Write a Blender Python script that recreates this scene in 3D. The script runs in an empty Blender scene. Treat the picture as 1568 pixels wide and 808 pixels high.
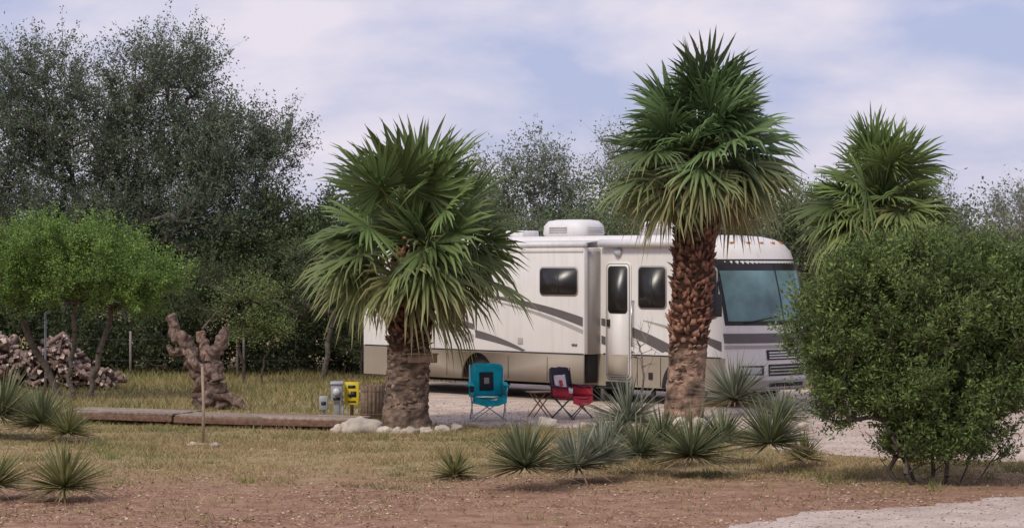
import bpy, math, random
import numpy as np
from mathutils import Vector, noise, Euler
rad=math.radians
random.seed(7)
scene=bpy.context.scene

# ---------------------------------------------------------------- materials
def new_mat(name):
    m=bpy.data.materials.new(name); m.use_nodes=True
    nt=m.node_tree; b=nt.nodes['Principled BSDF']
    return m,nt,b
def plain(name,col,rough=0.6,metal=0.0,var=0.12,scale=6.0,bump=0.0,bscale=40.0,coat=0.0,dirt=0.0):
    m,nt,b=new_mat(name)
    tc=nt.nodes.new('ShaderNodeTexCoord')
    n=nt.nodes.new('ShaderNodeTexNoise'); n.inputs['Scale'].default_value=scale; n.inputs['Detail'].default_value=6
    nt.links.new(tc.outputs['Object'],n.inputs['Vector'])
    r=nt.nodes.new('ShaderNodeValToRGB')
    r.color_ramp.elements[0].position=0.3; r.color_ramp.elements[1].position=0.7
    r.color_ramp.elements[0].color=tuple(c*(1-var) for c in col)+(1,)
    r.color_ramp.elements[1].color=tuple(min(1,c*(1+var)) for c in col)+(1,)
    nt.links.new(n.outputs['Fac'],r.inputs['Fac']); src=r.outputs['Color']
    if dirt>0:  # vertical rain streaks and road dust
        mp=nt.nodes.new('ShaderNodeMapping'); mp.inputs['Scale'].default_value=(9,9,.6); nt.links.new(tc.outputs['Object'],mp.inputs[0])
        n3=nt.nodes.new('ShaderNodeTexNoise'); n3.inputs['Scale'].default_value=1.0; n3.inputs['Detail'].default_value=5; nt.links.new(mp.outputs[0],n3.inputs['Vector'])
        mr=nt.nodes.new('ShaderNodeMapRange'); mr.inputs[1].default_value=.5; mr.inputs[2].default_value=.8; mr.inputs[4].default_value=dirt; nt.links.new(n3.outputs['Fac'],mr.inputs[0])
        mx=nt.nodes.new('ShaderNodeMix'); mx.data_type='RGBA'; nt.links.new(mr.outputs[0],mx.inputs[0]); nt.links.new(src,mx.inputs[6]); mx.inputs[7].default_value=(.40,.33,.25,1); src=mx.outputs[2]
    nt.links.new(src,b.inputs['Base Color'])
    b.inputs['Roughness'].default_value=rough; b.inputs['Metallic'].default_value=metal
    b.inputs['Coat Weight'].default_value=coat
    if bump>0:
        n2=nt.nodes.new('ShaderNodeTexNoise'); n2.inputs['Scale'].default_value=bscale; n2.inputs['Detail'].default_value=5
        nt.links.new(tc.outputs['Object'],n2.inputs['Vector'])
        bp=nt.nodes.new('ShaderNodeBump'); bp.inputs['Strength'].default_value=bump; bp.inputs['Distance'].default_value=0.02
        nt.links.new(n2.outputs['Fac'],bp.inputs['Height']); nt.links.new(bp.outputs['Normal'],b.inputs['Normal'])
    return m
def attr_mat(name,rough=0.6,trans=0.25,spec=0.4,bump=0.0,bscale=30,var=0.0):
    m,nt,b=new_mat(name)
    a=nt.nodes.new('ShaderNodeAttribute'); a.attribute_name='Col'
    src=a.outputs['Color']
    tc=nt.nodes.new('ShaderNodeTexCoord')
    if var>0:
        n=nt.nodes.new('ShaderNodeTexNoise'); n.inputs['Scale'].default_value=bscale*0.5; n.inputs['Detail'].default_value=6
        nt.links.new(tc.outputs['Object'],n.inputs['Vector'])
        mr=nt.nodes.new('ShaderNodeMapRange'); mr.inputs[1].default_value=0.3; mr.inputs[2].default_value=0.7
        mr.inputs[3].default_value=1-var; mr.inputs[4].default_value=1+var
        nt.links.new(n.outputs['Fac'],mr.inputs[0])
        vm=nt.nodes.new('ShaderNodeVectorMath'); vm.operation='SCALE'
        nt.links.new(src,vm.inputs[0]); nt.links.new(mr.outputs[0],vm.inputs['Scale']); src=vm.outputs[0]
    nt.links.new(src,b.inputs['Base Color'])
    b.inputs['Roughness'].default_value=rough; b.inputs['Specular IOR Level'].default_value=spec
    if bump>0:
        n2=nt.nodes.new('ShaderNodeTexNoise'); n2.inputs['Scale'].default_value=bscale; n2.inputs['Detail'].default_value=5
        nt.links.new(tc.outputs['Object'],n2.inputs['Vector'])
        bp=nt.nodes.new('ShaderNodeBump'); bp.inputs['Strength'].default_value=bump; bp.inputs['Distance'].default_value=0.03
        nt.links.new(n2.outputs['Fac'],bp.inputs['Height']); nt.links.new(bp.outputs['Normal'],b.inputs['Normal'])
    if trans>0:
        t=nt.nodes.new('ShaderNodeBsdfTranslucent'); nt.links.new(src,t.inputs['Color'])
        mx=nt.nodes.new('ShaderNodeMixShader'); mx.inputs[0].default_value=trans
        out=nt.nodes['Material Output']
        nt.links.new(b.outputs[0],mx.inputs[1]); nt.links.new(t.outputs[0],mx.inputs[2]); nt.links.new(mx.outputs[0],out.inputs[0])
    return m
M_leaf=attr_mat('leaf_foliage',0.6,0.3,0.3)
M_palm=attr_mat('palm_leaf',0.5,0.28,0.4)
M_bark=attr_mat('bark',0.9,0,0.15,0.9,25,0.35)
M_matte=attr_mat('matte_coloured',0.9,0,0.2,0.5,40,0.25)
M_rock=attr_mat('limestone',0.9,0,0.2,0.8,14,0.2)
M_grass=attr_mat('grass_blades',0.8,0.2,0.2)

# ---------------------------------------------------------------- mesh builder
class MB:
    def __init__(s): s.v=[];s.c=[];s.f=[];s.n=0
    def add(s,V,F,mat=0,col=(1,1,1)):
        V=np.asarray(V,float).reshape(-1,3); col=np.asarray(col,float)
        if col.ndim==1: col=np.tile(col,(len(V),1))
        s.v.append(V); s.c.append(col)
        if isinstance(F,np.ndarray): s.f.append((F+s.n,mat))
        else:
            by={}
            for f in F: by.setdefault(len(f),[]).append(f)
            for k,l in by.items(): s.f.append((np.array(l)+s.n,mat))
        s.n+=len(V)
    def obj(s,name,mats,smooth=False,parent=None,bevel=0,loc=None):
        V=np.concatenate(s.v); C=np.concatenate(s.c)
        me=bpy.data.meshes.new(name)
        loops=np.concatenate([f.ravel() for f,_ in s.f]).astype(np.int32)
        tot=np.concatenate([np.full(len(f),f.shape[1]) for f,_ in s.f])
        mi=np.concatenate([np.full(len(f),m) for f,m in s.f]).astype(np.int32)
        st=np.concatenate([[0],np.cumsum(tot)[:-1]]).astype(np.int32)
        me.vertices.add(len(V)); me.vertices.foreach_set('co',V.astype(np.float32).ravel())
        me.loops.add(len(loops)); me.loops.foreach_set('vertex_index',loops)
        me.polygons.add(len(st)); me.polygons.foreach_set('loop_start',st)
        me.polygons.foreach_set('material_index',mi)
        me.update(calc_edges=True)
        ca=me.color_attributes.new('Col','FLOAT_COLOR','POINT')
        ca.data.foreach_set('color',np.hstack([C,np.ones((len(C),1))]).astype(np.float32).ravel())
        for m in (mats if isinstance(mats,(list,tuple)) else [mats]): me.materials.append(m)
        if smooth is True: me.polygons.foreach_set('use_smooth',np.ones(len(st),bool))
        me.validate()
        o=bpy.data.objects.new(name,me); scene.collection.objects.link(o)
        if parent: o.parent=parent
        if loc is not None: o.location=loc
        if bevel>0:
            b=o.modifiers.new('bevel','BEVEL'); b.width=bevel; b.segments=2; b.limit_method='ANGLE'; b.angle_limit=rad(40)
        return o
BF=[(0,3,2,1),(4,5,6,7),(0,1,5,4),(1,2,6,5),(2,3,7,6),(3,0,4,7)]
def box(mb,c,s,rz=0,mat=0,col=(1,1,1),rx=0,ry=0):
    x,y,z=[k/2 for k in s]
    V=np.array([[-x,-y,-z],[x,-y,-z],[x,y,-z],[-x,y,-z],[-x,-y,z],[x,-y,z],[x,y,z],[-x,y,z]])
    R=np.array(Euler((rx,ry,rz)).to_matrix())
    mb.add(V@R.T+np.array(c),BF,mat,col)
def tube(mb,pts,rr,sides=8,mat=0,col=(1,1,1),cap=True,lump=0,seed=0):
    pts=np.asarray(pts,float); n=len(pts)
    if np.isscalar(rr): rr=[rr]*n
    T=np.gradient(pts,axis=0); T/=np.linalg.norm(T,axis=1)[:,None]+1e-9
    up=np.array([0,0,1.0]) if abs(T[0][2])<0.9 else np.array([1.0,0,0])
    V=[]
    for i in range(n):
        a=np.cross(T[i],up); a/=np.linalg.norm(a)+1e-9; b=np.cross(T[i],a)
        for k in range(sides):
            t=2*math.pi*k/sides; d=math.cos(t)*a+math.sin(t)*b
            r=rr[i]
            if lump: 
                p=pts[i]+d*r; r*=1+lump*noise.noise(Vector(p*5+seed))+lump*0.7*noise.noise(Vector(p*13+seed))+lump*.5*math.sin(3*t+i*.35)*.5
            V.append(pts[i]+d*r)
    F=[]
    for i in range(n-1):
        for k in range(sides):
            k2=(k+1)%sides; F.append((i*sides+k,i*sides+k2,(i+1)*sides+k2,(i+1)*sides+k))
    if cap: F.append(tuple(range(sides))[::-1]); F.append(tuple((n-1)*sides+k for k in range(sides)))
    mb.add(V,F,mat,col)
def empty(name,loc=(0,0,0),rz=0,sc=1):
    e=bpy.data.objects.new(name,None); scene.collection.objects.link(e); e.location=loc; e.rotation_euler=(0,0,rz); e.scale=(sc,sc,sc); return e
def nrm(a): return a/(np.linalg.norm(a,axis=-1,keepdims=True)+1e-9)
def inpoly(x,y,poly):
    ins=np.zeros(len(x),bool); n=len(poly)
    for i in range(n):
        x1,y1=poly[i]; x2,y2=poly[(i+1)%n]
        c=((y1>y)!=(y2>y))&(x<(x2-x1)*(y-y1)/(y2-y1+1e-12)+x1); ins^=c
    return ins

# ---------------------------------------------------------------- camera
cam=bpy.data.cameras.new('camera'); co=bpy.data.objects.new('camera',cam); scene.collection.objects.link(co)
co.location=(0,0,2.7); co.rotation_euler=(rad(90),0,0); cam.lens=81.5; cam.sensor_width=36; cam.clip_end=5000
scene.camera=co
# ---------------------------------------------------------------- light / sky
w=bpy.data.worlds.new('World'); scene.world=w; w.use_nodes=True; nt=w.node_tree
bg=nt.nodes['Background']; bg.inputs['Strength'].default_value=0.135
sky=nt.nodes.new('ShaderNodeTexSky'); sky.sky_type='NISHITA'; sky.sun_disc=False
sky.sun_elevation=rad(48); sky.sun_rotation=rad(215)
tc=nt.nodes.new('ShaderNodeTexCoord'); mp=nt.nodes.new('ShaderNodeMapping'); mp.inputs['Scale'].default_value=(1,1,2.6)
mp.inputs['Location'].default_value=(1.9,0.4,0.62)
nt.links.new(tc.outputs['Generated'],mp.inputs['Vector'])
n1=nt.nodes.new('ShaderNodeTexNoise'); n1.inputs['Scale'].default_value=9; n1.inputs['Detail'].default_value=7; n1.inputs['Roughness'].default_value=0.52
n1.inputs['Distortion'].default_value=0.15
nt.links.new(mp.outputs[0],n1.inputs['Vector'])
cr=nt.nodes.new('ShaderNodeValToRGB'); cr.color_ramp.elements[0].position=0.38; cr.color_ramp.elements[1].position=0.66
nt.links.new(n1.outputs['Fac'],cr.inputs['Fac'])
mul=nt.nodes.new('ShaderNodeMix'); mul.data_type='RGBA'; mul.inputs[0].default_value=0.82
nt.links.new(sky.outputs[0],mul.inputs[6]); mul.inputs[7].default_value=(3.2,3.4,5.3,1)
mc=nt.nodes.new('ShaderNodeMix'); mc.data_type='RGBA'
nt.links.new(cr.outputs[0],mc.inputs[0]); nt.links.new(mul.outputs[2],mc.inputs[6]); mc.inputs[7].default_value=(6.0,5.6,6.3,1)
nt.links.new(mc.outputs[2],bg.inputs['Color'])
sun=bpy.data.lights.new('sun','SUN'); sun.energy=2.3; sun.angle=rad(12); sun.color=(1,0.93,0.82)
so=bpy.data.objects.new('sun',sun); scene.collection.objects.link(so)
az=rad(215); el=rad(48)
sd=Vector((math.sin(az)*math.cos(el),math.cos(az)*math.cos(el),math.sin(el)))
so.rotation_euler=sd.to_track_quat('Z','Y').to_euler()
scene.view_settings.view_transform='Standard'; scene.view_settings.look='None'; scene.view_settings.exposure=0

# ---------------------------------------------------------------- ground
PAD=[(-1.6,39.0),(0.2,38.2),(2.5,38.6),(4.1,37.4),(4.0,33.4),(5.2,32.2),(9,31.0),(14,31),(17,36),(13,43),(8.5,48),(2,53),(-2.0,53),(-3.2,49),(-2.6,44)]
ROAD=[(-9,14.0),(-2.5,19.9),(1.2,22.9),(3.3,25.0),(5.98,26.9),(9,28.4),(14,30.2),(30,37),(40,30),(16,22),(10,17.5),(2,11),(-4,6)]
def ground_mat():
    m,nt,b=new_mat('ground_soil_grass')
    N=nt.nodes; L=nt.links
    tc=N.new('ShaderNodeTexCoord'); sp=N.new('ShaderNodeSeparateXYZ'); L.new(tc.outputs['Object'],sp.inputs[0])
    def noi(s,d=6):
        n=N.new('ShaderNodeTexNoise'); n.inputs['Scale'].default_value=s; n.inputs['Detail'].default_value=d; n.inputs['Roughness'].default_value=.65
        L.new(tc.outputs['Object'],n.inputs['Vector']); return n.outputs['Fac']
    def ramp(f,stops):
        r=N.new('ShaderNodeValToRGB'); e=r.color_ramp.elements
        e[0].position,e[0].color=stops[0][0],stops[0][1]+(1,); e[1].position,e[1].color=stops[-1][0],stops[-1][1]+(1,)
        for p,c in stops[1:-1]:
            k=e.new(p); k.color=c+(1,)
        L.new(f,r.inputs['Fac']); return r.outputs['Color']
    dirt=ramp(noi(3),[(.3,(.20,.11,.07)),(.5,(.31,.18,.12)),(.7,(.40,.26,.18))])
    grass=ramp(noi(2.2),[(.3,(.25,.155,.085)),(.5,(.32,.235,.12)),(.7,(.38,.30,.17))])
    a=N.new('ShaderNodeMath'); a.operation='MULTIPLY'; a.inputs[1].default_value=4.5; L.new(noi(.5,6),a.inputs[0])
    a2=N.new('ShaderNodeMath'); a2.operation='ADD'; L.new(sp.outputs['Y'],a2.inputs[0]); L.new(a.outputs[0],a2.inputs[1])
    mr=N.new('ShaderNodeMapRange'); mr.inputs[1].default_value=29.8; mr.inputs[2].default_value=33.0; L.new(a2.outputs[0],mr.inputs[0])
    mx=N.new('ShaderNodeMix'); mx.data_type='RGBA'; L.new(mr.outputs[0],mx.inputs[0]); L.new(dirt,mx.inputs[6]); L.new(grass,mx.inputs[7])
    L.new(mx.outputs[2],b.inputs['Base Color']); b.inputs['Roughness'].default_value=.95; b.inputs['Specular IOR Level'].default_value=.15
    bp=N.new('ShaderNodeBump'); bp.inputs['Strength'].default_value=.5; bp.inputs['Distance'].default_value=.04; L.new(noi(22,8),bp.inputs['Height']); L.new(bp.outputs[0],b.inputs['Normal'])
    return m
def gravel_mat(name,a,bc):
    m,nt,b=new_mat(name); N=nt.nodes; L=nt.links
    tc=N.new('ShaderNodeTexCoord')
    v=N.new('ShaderNodeTexVoronoi'); v.inputs['Scale'].default_value=34; L.new(tc.outputs['Object'],v.inputs['Vector'])
    n=N.new('ShaderNodeTexNoise'); n.inputs['Scale'].default_value=1.3; n.inputs['Detail'].default_value=9; n.inputs['Roughness'].default_value=.65; L.new(tc.outputs['Object'],n.inputs['Vector'])
    r=N.new('ShaderNodeValToRGB'); r.color_ramp.elements[0].color=a+(1,); r.color_ramp.elements[1].color=bc+(1,)
    r.color_ramp.elements[0].position=.32; r.color_ramp.elements[1].position=.6; L.new(n.outputs['Fac'],r.inputs['Fac'])
    s=N.new('ShaderNodeSeparateColor'); L.new(v.outputs['Color'],s.inputs[0])
    mr=N.new('ShaderNodeMapRange'); mr.inputs[3].default_value=.84; mr.inputs[4].default_value=1.12; L.new(s.outputs[0],mr.inputs[0])
    vm=N.new('ShaderNodeVectorMath'); vm.operation='SCALE'; L.new(r.outputs[0],vm.inputs[0]); L.new(mr.outputs[0],vm.inputs['Scale'])
    L.new(vm.outputs[0],b.inputs['Base Color']); b.inputs['Roughness'].default_value=.95
    bp=N.new('ShaderNodeBump'); bp.inputs['Strength'].default_value=.35; bp.inputs['Distance'].default_value=.02; L.new(v.outputs['Distance'],bp.inputs['Height']); L.new(bp.outputs[0],b.inputs['Normal'])
    return m
g=MB(); g.add([(-2000,-500,0),(2000,-500,0),(2000,3000,0),(-2000,3000,0)],[(0,1,2,3)]); g.obj('ground',ground_mat())
def wobbly(poly,amp,step=.2):
    out=[]
    for i in range(len(poly)):
        p=np.array(poly[i]);q=np.array(poly[(i+1)%len(poly)]); d=np.linalg.norm(q-p); k=max(1,int(d/step)); nv=np.array([-(q-p)[1],(q-p)[0]])/d
        for j in range(k):
            c=p+(q-p)*j/k; o=amp*(noise.noise(Vector((c[0]*1.1,c[1]*1.1,0)))+.6*noise.noise(Vector((c[0]*4,c[1]*4,3))))
            out.append(tuple(c+nv*o))
    return out
PADW=wobbly(PAD,.45); ROADW=wobbly(ROAD,.40)
def sheet(name,poly,z,mat):
    mb=MB(); mb.add([(x,y,z) for x,y in poly],[tuple(range(len(poly)))]); return mb.obj(name,mat)
sheet('gravel_driveway',PADW,.004,gravel_mat('pad_gravel',(.38,.27,.20),(.58,.48,.40)))
sheet('gravel_road',ROADW,.008,gravel_mat('road_gravel',(.36,.27,.22),(.56,.46,.39)))

# ---------------------------------------------------------------- grass, litter, stones
def vnoise(x,y,s,seed=0):
    return np.sin(x*s+1.7*np.sin(y*s*.8+seed))*np.cos(y*s*1.1+1.3*np.sin(x*s*.7+seed*2))
def blades(name,n,xr,yr,hr,wd,dens,cols,seed,lean=.5):
    r=np.random.default_rng(seed)
    x=r.uniform(*xr,n); y=r.uniform(*yr,n)
    keep=(r.random(n)<dens(x,y))&~inpoly(x,y,PADW)&~inpoly(x,y,ROADW)
    x=x[keep];y=y[keep];n=len(x)
    h=r.uniform(*hr,n)*(1+.5*vnoise(x,y,1.7,3)); a=r.uniform(0,2*np.pi,n); lx=r.normal(0,lean,n)*h; ly=r.normal(0,lean,n)*h
    V=np.zeros((n,3,3)); V[:,0]=np.stack([x-np.cos(a)*wd,y-np.sin(a)*wd,0*x],1); V[:,1]=np.stack([x+np.cos(a)*wd,y+np.sin(a)*wd,0*x],1)
    V[:,2]=np.stack([x+lx,y+ly,h],1)
    cols=np.array(cols); t=np.clip(.42+.32*vnoise(x,y,.9,5)+.22*vnoise(x,y,3.1,2)+r.normal(0,.22,n),0,.999)*(len(cols)-1)
    i=t.astype(int); f=(t-i)[:,None]; C=cols[i]*(1-f)+cols[i+1]*f; C*=r.uniform(.75,1.25,(n,1))
    mb=MB(); mb.add(V.reshape(-1,3),np.arange(3*n).reshape(-1,3),0,np.repeat(C,3,0)); return mb.obj(name,M_grass)
gc=[(.42,.31,.17),(.36,.28,.14),(.26,.25,.10),(.15,.18,.06)]
def dens(x,y):
    edge=29.4+1.3*vnoise(x,y,.8,1)+.9*vnoise(x,y,2.6,4)
    pn=vnoise(x,y,1.3,2)+.6*vnoise(x,y,3.7,5)
    return np.where(y>edge,.14+.70*np.clip(pn+.4,0,1),.04+.12*(vnoise(x,y,1.9,8)>.5))
blades('grass',340000,(-9.5,9.5),(24,42),(.02,.085),.006,dens,gc,3,.7)
blades('grass',90000,(-15,15),(42,60),(.06,.20),.010,lambda x,y:.6+.4*(vnoise(x,y,.8,2)>0),gc[1:],4,.5)
r=np.random.default_rng(44); TX=r.uniform(-8.5,7.5,110); TY=r.uniform(27.5,41,110); TR=r.uniform(.05,.22,110)
def tuftd(x,y):
    k=np.zeros(len(x))
    for a,b,q in zip(TX,TY,TR): k=np.maximum(k,np.clip(1-np.hypot(x-a,y-b)/q,0,1))
    return k*1.6
blades('weed_tufts',300000,(-9,8),(27,41.5),(.04,.17),.005,tuftd,[(.40,.33,.15),(.30,.28,.11),(.20,.23,.08),(.14,.18,.06)],45,.55)
def litter(name,n,xr,yr,dn,seed,pal):
    r=np.random.default_rng(seed)
    x=r.uniform(*xr,n); y=r.uniform(*yr,n); k=(~inpoly(x,y,ROADW)|(r.random(n)<.08))&(r.random(n)<dn(x,y)); x=x[k];y=y[k];n=len(x)
    a=r.uniform(0,6.28,n); l=r.uniform(.008,.028,n); ww=l*.45; t1=r.normal(0,.3,n)*l; t2=r.normal(0,.3,n)*l
    V=np.zeros((n,4,3)); z=.010+r.random(n)*.012
    for q,(p,s) in enumerate([(1,0),(0,1),(-1,0),(0,-1)]):
        V[:,q]=np.stack([x+np.cos(a)*l*p-np.sin(a)*ww*s,y+np.sin(a)*l*p+np.cos(a)*ww*s,z+t1*p*.5+t2*s*.5],1)
    pal=np.array(pal); C=pal[r.integers(0,len(pal),n)]*r.uniform(.75,1.2,(n,1))
    mb=MB(); mb.add(V.reshape(-1,3),np.arange(4*n).reshape(-1,4),0,np.repeat(C,4,0)); mb.obj(name,M_matte)
LP=[(.44,.29,.20),(.33,.19,.12),(.20,.11,.07),(.56,.43,.32),(.38,.22,.14),(.13,.075,.05),(.50,.37,.26)]
litter('leaf_litter',75000,(-8,9),(22,33),lambda x,y:np.clip((32-y)/3,.12,1)*(.5+.5*vnoise(x,y,1.2,6)),9,LP)
litter('leaf_litter',14000,(-9,6),(33,42),lambda x,y:.5+.5*(vnoise(x,y,1.5,1)),10,LP)
def pebbles(name,n,poly,size,cols,seed):
    r=np.random.default_rng(seed); P=np.array(poly); x=r.uniform(max(-9,P[:,0].min()),min(14,P[:,0].max()),n*3); y=r.uniform(max(20,P[:,1].min()-.3),min(46,P[:,1].max()),n*3)
    k=inpoly(x,y,poly); x=x[k][:n];y=y[k][:n];n=len(x)
    x=x+r.normal(0,.16,n); y=y+r.normal(0,.16,n)
    s=r.uniform(*size,n)*r.uniform(.5,1,n)
    D=np.array([(1,0,0),(0,1,0),(-1,0,0),(0,-1,0),(0,0,.7),(0,0,-.4)],float)
    V=np.stack([x,y,.012+0*x],1)[:,None,:]+D[None]*s[:,None,None]*r.uniform(.7,1.3,(n,6,1))
    F=np.array([(0,1,4),(1,2,4),(2,3,4),(3,0,4),(1,0,5),(2,1,5),(3,2,5),(0,3,5)])
    FF=(np.arange(n)[:,None,None]*6+F[None]).reshape(-1,3)
    cols=np.array(cols);C=cols[r.integers(0,len(cols),n)]*r.uniform(.85,1.12,(n,1))
    mb=MB(); mb.add(V.reshape(-1,3),FF,0,np.repeat(C,6,0)); mb.obj(name,M_rock)
pebbles('driveway_stones',4500,PADW,(.008,.024),[(.6,.51,.43),(.5,.38,.3),(.62,.55,.48),(.38,.28,.2)],1)
pebbles('road_stones',11000,ROADW,(.006,.022),[(.6,.52,.46),(.45,.35,.28),(.62,.55,.5),(.36,.27,.2)],2)

# ---------------------------------------------------------------- trees
def make_tree(name,trunks,crowns,seed,step=.45,tip_r=.008,maxr=.2,twigs=6,twig_len=.7,lpt=12,leaf=(.06,.02),spread=.06,cA=(.04,.06,.03),cB=(.09,.12,.06),bark=(.09,.07,.055),up=.35,outw=.6,light=.35,jit=.10,tw=.006,shell=2.0):
    r=np.random.default_rng(seed)
    P=[];par=[]
    for tr in trunks:
        tr=np.array(tr,float); prev=-1
        for i in range(len(tr)-1):
            k=4
            for j in range(k+(i==len(tr)-2)):
                p=tr[i]+(tr[i+1]-tr[i])*j/k; P.append(p+(r.normal(0,.03,3) if prev>=0 else 0)); par.append(prev); prev=len(P)-1
    T=[];CC=[];
    for c,rd,n in crowns:
        d=nrm(r.normal(size=(n,3))); q=np.array(c)+d*np.array(rd)*(r.random((n,1))**(1/shell)); q[:,2]=np.maximum(q[:,2],.25)
        T.append(q); CC.append(np.tile(np.array(c),(n,1)))
    T=np.concatenate(T);CC=np.concatenate(CC)
    root=P[-1]; order=np.argsort(np.linalg.norm(T-root,axis=1)); T=T[order];CC=CC[order]
    ntr=len(P)
    A=np.zeros((ntr+len(T)*14,3)); A[:ntr]=P; m=ntr; tips=[]
    for t in T:
        D=A[:m]-t; c=np.linalg.norm(D,axis=1)+1.2*np.maximum(0,D[:,2])
        j=int(np.argmin(c)); d=np.linalg.norm(t-A[j]); k=min(12,max(1,int(d/step))); st=A[j].copy(); prev=j
        bow=r.normal(0,jit,3)*d; bow[2]-=.05*d
        for i in range(1,k+1):
            u=i/k; A[m]=st+(t-st)*u+bow*math.sin(math.pi*u)+(r.normal(0,.03,3) if i<k else 0); par.append(prev); prev=m; m+=1
        tips.append(prev)
    A=A[:m]; par=np.array(par); cnt=np.zeros(m); cnt[tips]=1
    for i in range(m-1,-1,-1):
        if par[i]>=0: cnt[par[i]]+=cnt[i]
    R=np.minimum(tip_r*np.maximum(cnt,1)**.5,maxr)
    mb=MB(); E=np.where(par>=0)[0]; a=A[par[E]];b=A[E]; ra=R[par[E]];rb=R[E]; ra=np.minimum(ra,rb*1.6)
    t=nrm(b-a); ref=np.where(np.abs(t[:,2:3])<.9,[[0,0,1.]],[[1.,0,0]]); s=nrm(np.cross(t,ref)); q=np.cross(t,s)
    K=6; V=np.zeros((len(E),2*K,3))
    for k in range(K):
        an=2*math.pi*k/K; dd=math.cos(an)*s+math.sin(an)*q; V[:,k]=a+dd*ra[:,None]; V[:,K+k]=b+dd*rb[:,None]
    F=np.array([(k,(k+1)%K,K+(k+1)%K,K+k) for k in range(K)]); FF=(np.arange(len(E))[:,None,None]*2*K+F[None]).reshape(-1,4)
    mb.add(V.reshape(-1,3),FF,1,np.repeat(np.array(bark)*r.uniform(.8,1.2,(len(E),1)),2*K,0))
    tp=A[tips]; nt_=len(tp); TP=np.repeat(tp,twigs,0); CT=np.repeat(CC,twigs,0); cl=np.repeat(r.random(nt_),twigs)
    n=len(TP); dr=nrm(nrm(TP-CT)*outw+np.array([0,0,up])+r.normal(0,.5,(n,3))); L=twig_len*r.uniform(.35,1.15,n)
    s=nrm(np.cross(dr,r.normal(size=(n,3)))); q=np.cross(dr,s)
    V=np.stack([TP+s*tw,TP-s*tw*.5+q*tw,TP-s*tw*.5-q*tw,TP+dr*L[:,None]],1)
    F=np.array([(0,1,3),(1,2,3),(2,0,3)]); mb.add(V.reshape(-1,3),(np.arange(n)[:,None,None]*4+F[None]).reshape(-1,3),1,np.repeat(np.tile(bark,(n,1)),4,0))
    if lpt>0:
        n2=n*lpt; u=r.random(n2)**.8; base=np.repeat(TP,lpt,0)+np.repeat(dr*L[:,None],lpt,0)*u[:,None]+r.normal(0,spread,(n2,3))
        base[:,2]=np.maximum(base[:,2],.03)
        ax=nrm(r.normal(size=(n2,3))+np.repeat(dr,lpt,0)*.8); sd=nrm(np.cross(ax,r.normal(size=(n2,3))))
        ll=leaf[0]*r.uniform(.6,1.3,n2)[:,None]; lw=leaf[1]*r.uniform(.7,1.3,n2)[:,None]
        V=np.stack([base,base+ax*ll*.45+sd*lw,base+ax*ll,base+ax*ll*.45-sd*lw],1)
        f=np.clip(np.repeat(cl,lpt)*.6+r.random(n2)*.4,0,1)[:,None]
        C=(np.array(cA)*(1-f)+np.array(cB)*f)*r.uniform(1-light,1+light,(n2,1))
        mb.add(V.reshape(-1,3),np.arange(4*n2).reshape(-1,4),0,np.repeat(C,4,0))
    return mb.obj(name,[M_leaf,M_bark])

make_tree('mesquite_tree',[[(-9.6,58,0),(-9.7,58,1.6),(-9.4,58,3.2)],[(-8.9,58.3,0),(-8.3,58.2,1.5),(-8,58,3)],[(-11,58.4,0),(-11.2,58,1.8),(-11.5,58,3.6)]],
 [((-8.6,58,7.3),(1.3,1.4,1.0),70),((-9.6,58,6.4),(1.2,1.3,.9),60),((-11.9,58,7.2),(1.4,1.5,1.0),75),((-12.6,58,5.9),(1.5,1.6,1.0),80),((-10.9,58,5.5),(1.3,1.5,.9),70),((-9.0,58,5.2),(1.5,1.6,.9),90),((-7.5,57.6,5.9),(.9,1.2,.7),45),((-7.0,57.6,5.0),(1.3,1.4,.7),65),((-5.8,57.5,5.6),(.7,.7,.35),26),((-7.8,57.5,3.9),(2,1.8,.9),130),((-13.3,58,4.4),(1.6,2,1.2),90),((-10.8,58,3.8),(2.2,2,.8),120)],
 11,twigs=8,twig_len=1.1,lpt=20,leaf=(.085,.018),spread=.045,cA=(.065,.092,.060),cB=(.20,.255,.16),bark=(.165,.15,.13),tip_r=.008,maxr=.17,up=.65)
make_tree('live_oak_tree',[[(-5.2,57,0),(-5.3,57,1),(-5.0,57,1.9)],[(-6.6,57.5,0),(-6.5,57,1.8)],[(-4.0,57.5,0),(-3.8,57,1.8)]],
 [((-5.8,57,3.1),(1.8,1.5,1.2),130),((-4.2,57,3.0),(1.4,1.5,1.3),120),((-7.0,57,2.6),(1.3,1.3,.9),70),((-3.0,58,3.5),(1.3,1.3,1.1),80)],
 12,twigs=7,twig_len=.65,lpt=15,leaf=(.085,.026),spread=.08,cA=(.04,.065,.028),cB=(.14,.19,.075),bark=(.12,.105,.09),up=.5)
make_tree('live_oak_tree',[[(-9.3,60,0),(-9.2,60,1.8)],[(-11.5,61,0),(-11.6,61,1.8)]],
 [((-8.6,60,2.5),(2.4,1.5,1.4),150),((-12,61,2.6),(2.4,1.5,1.5),130)],
 13,twigs=7,twig_len=.6,lpt=15,leaf=(.09,.03),spread=.1,cA=(.024,.042,.022),cB=(.085,.12,.05),bark=(.09,.08,.065))
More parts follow.
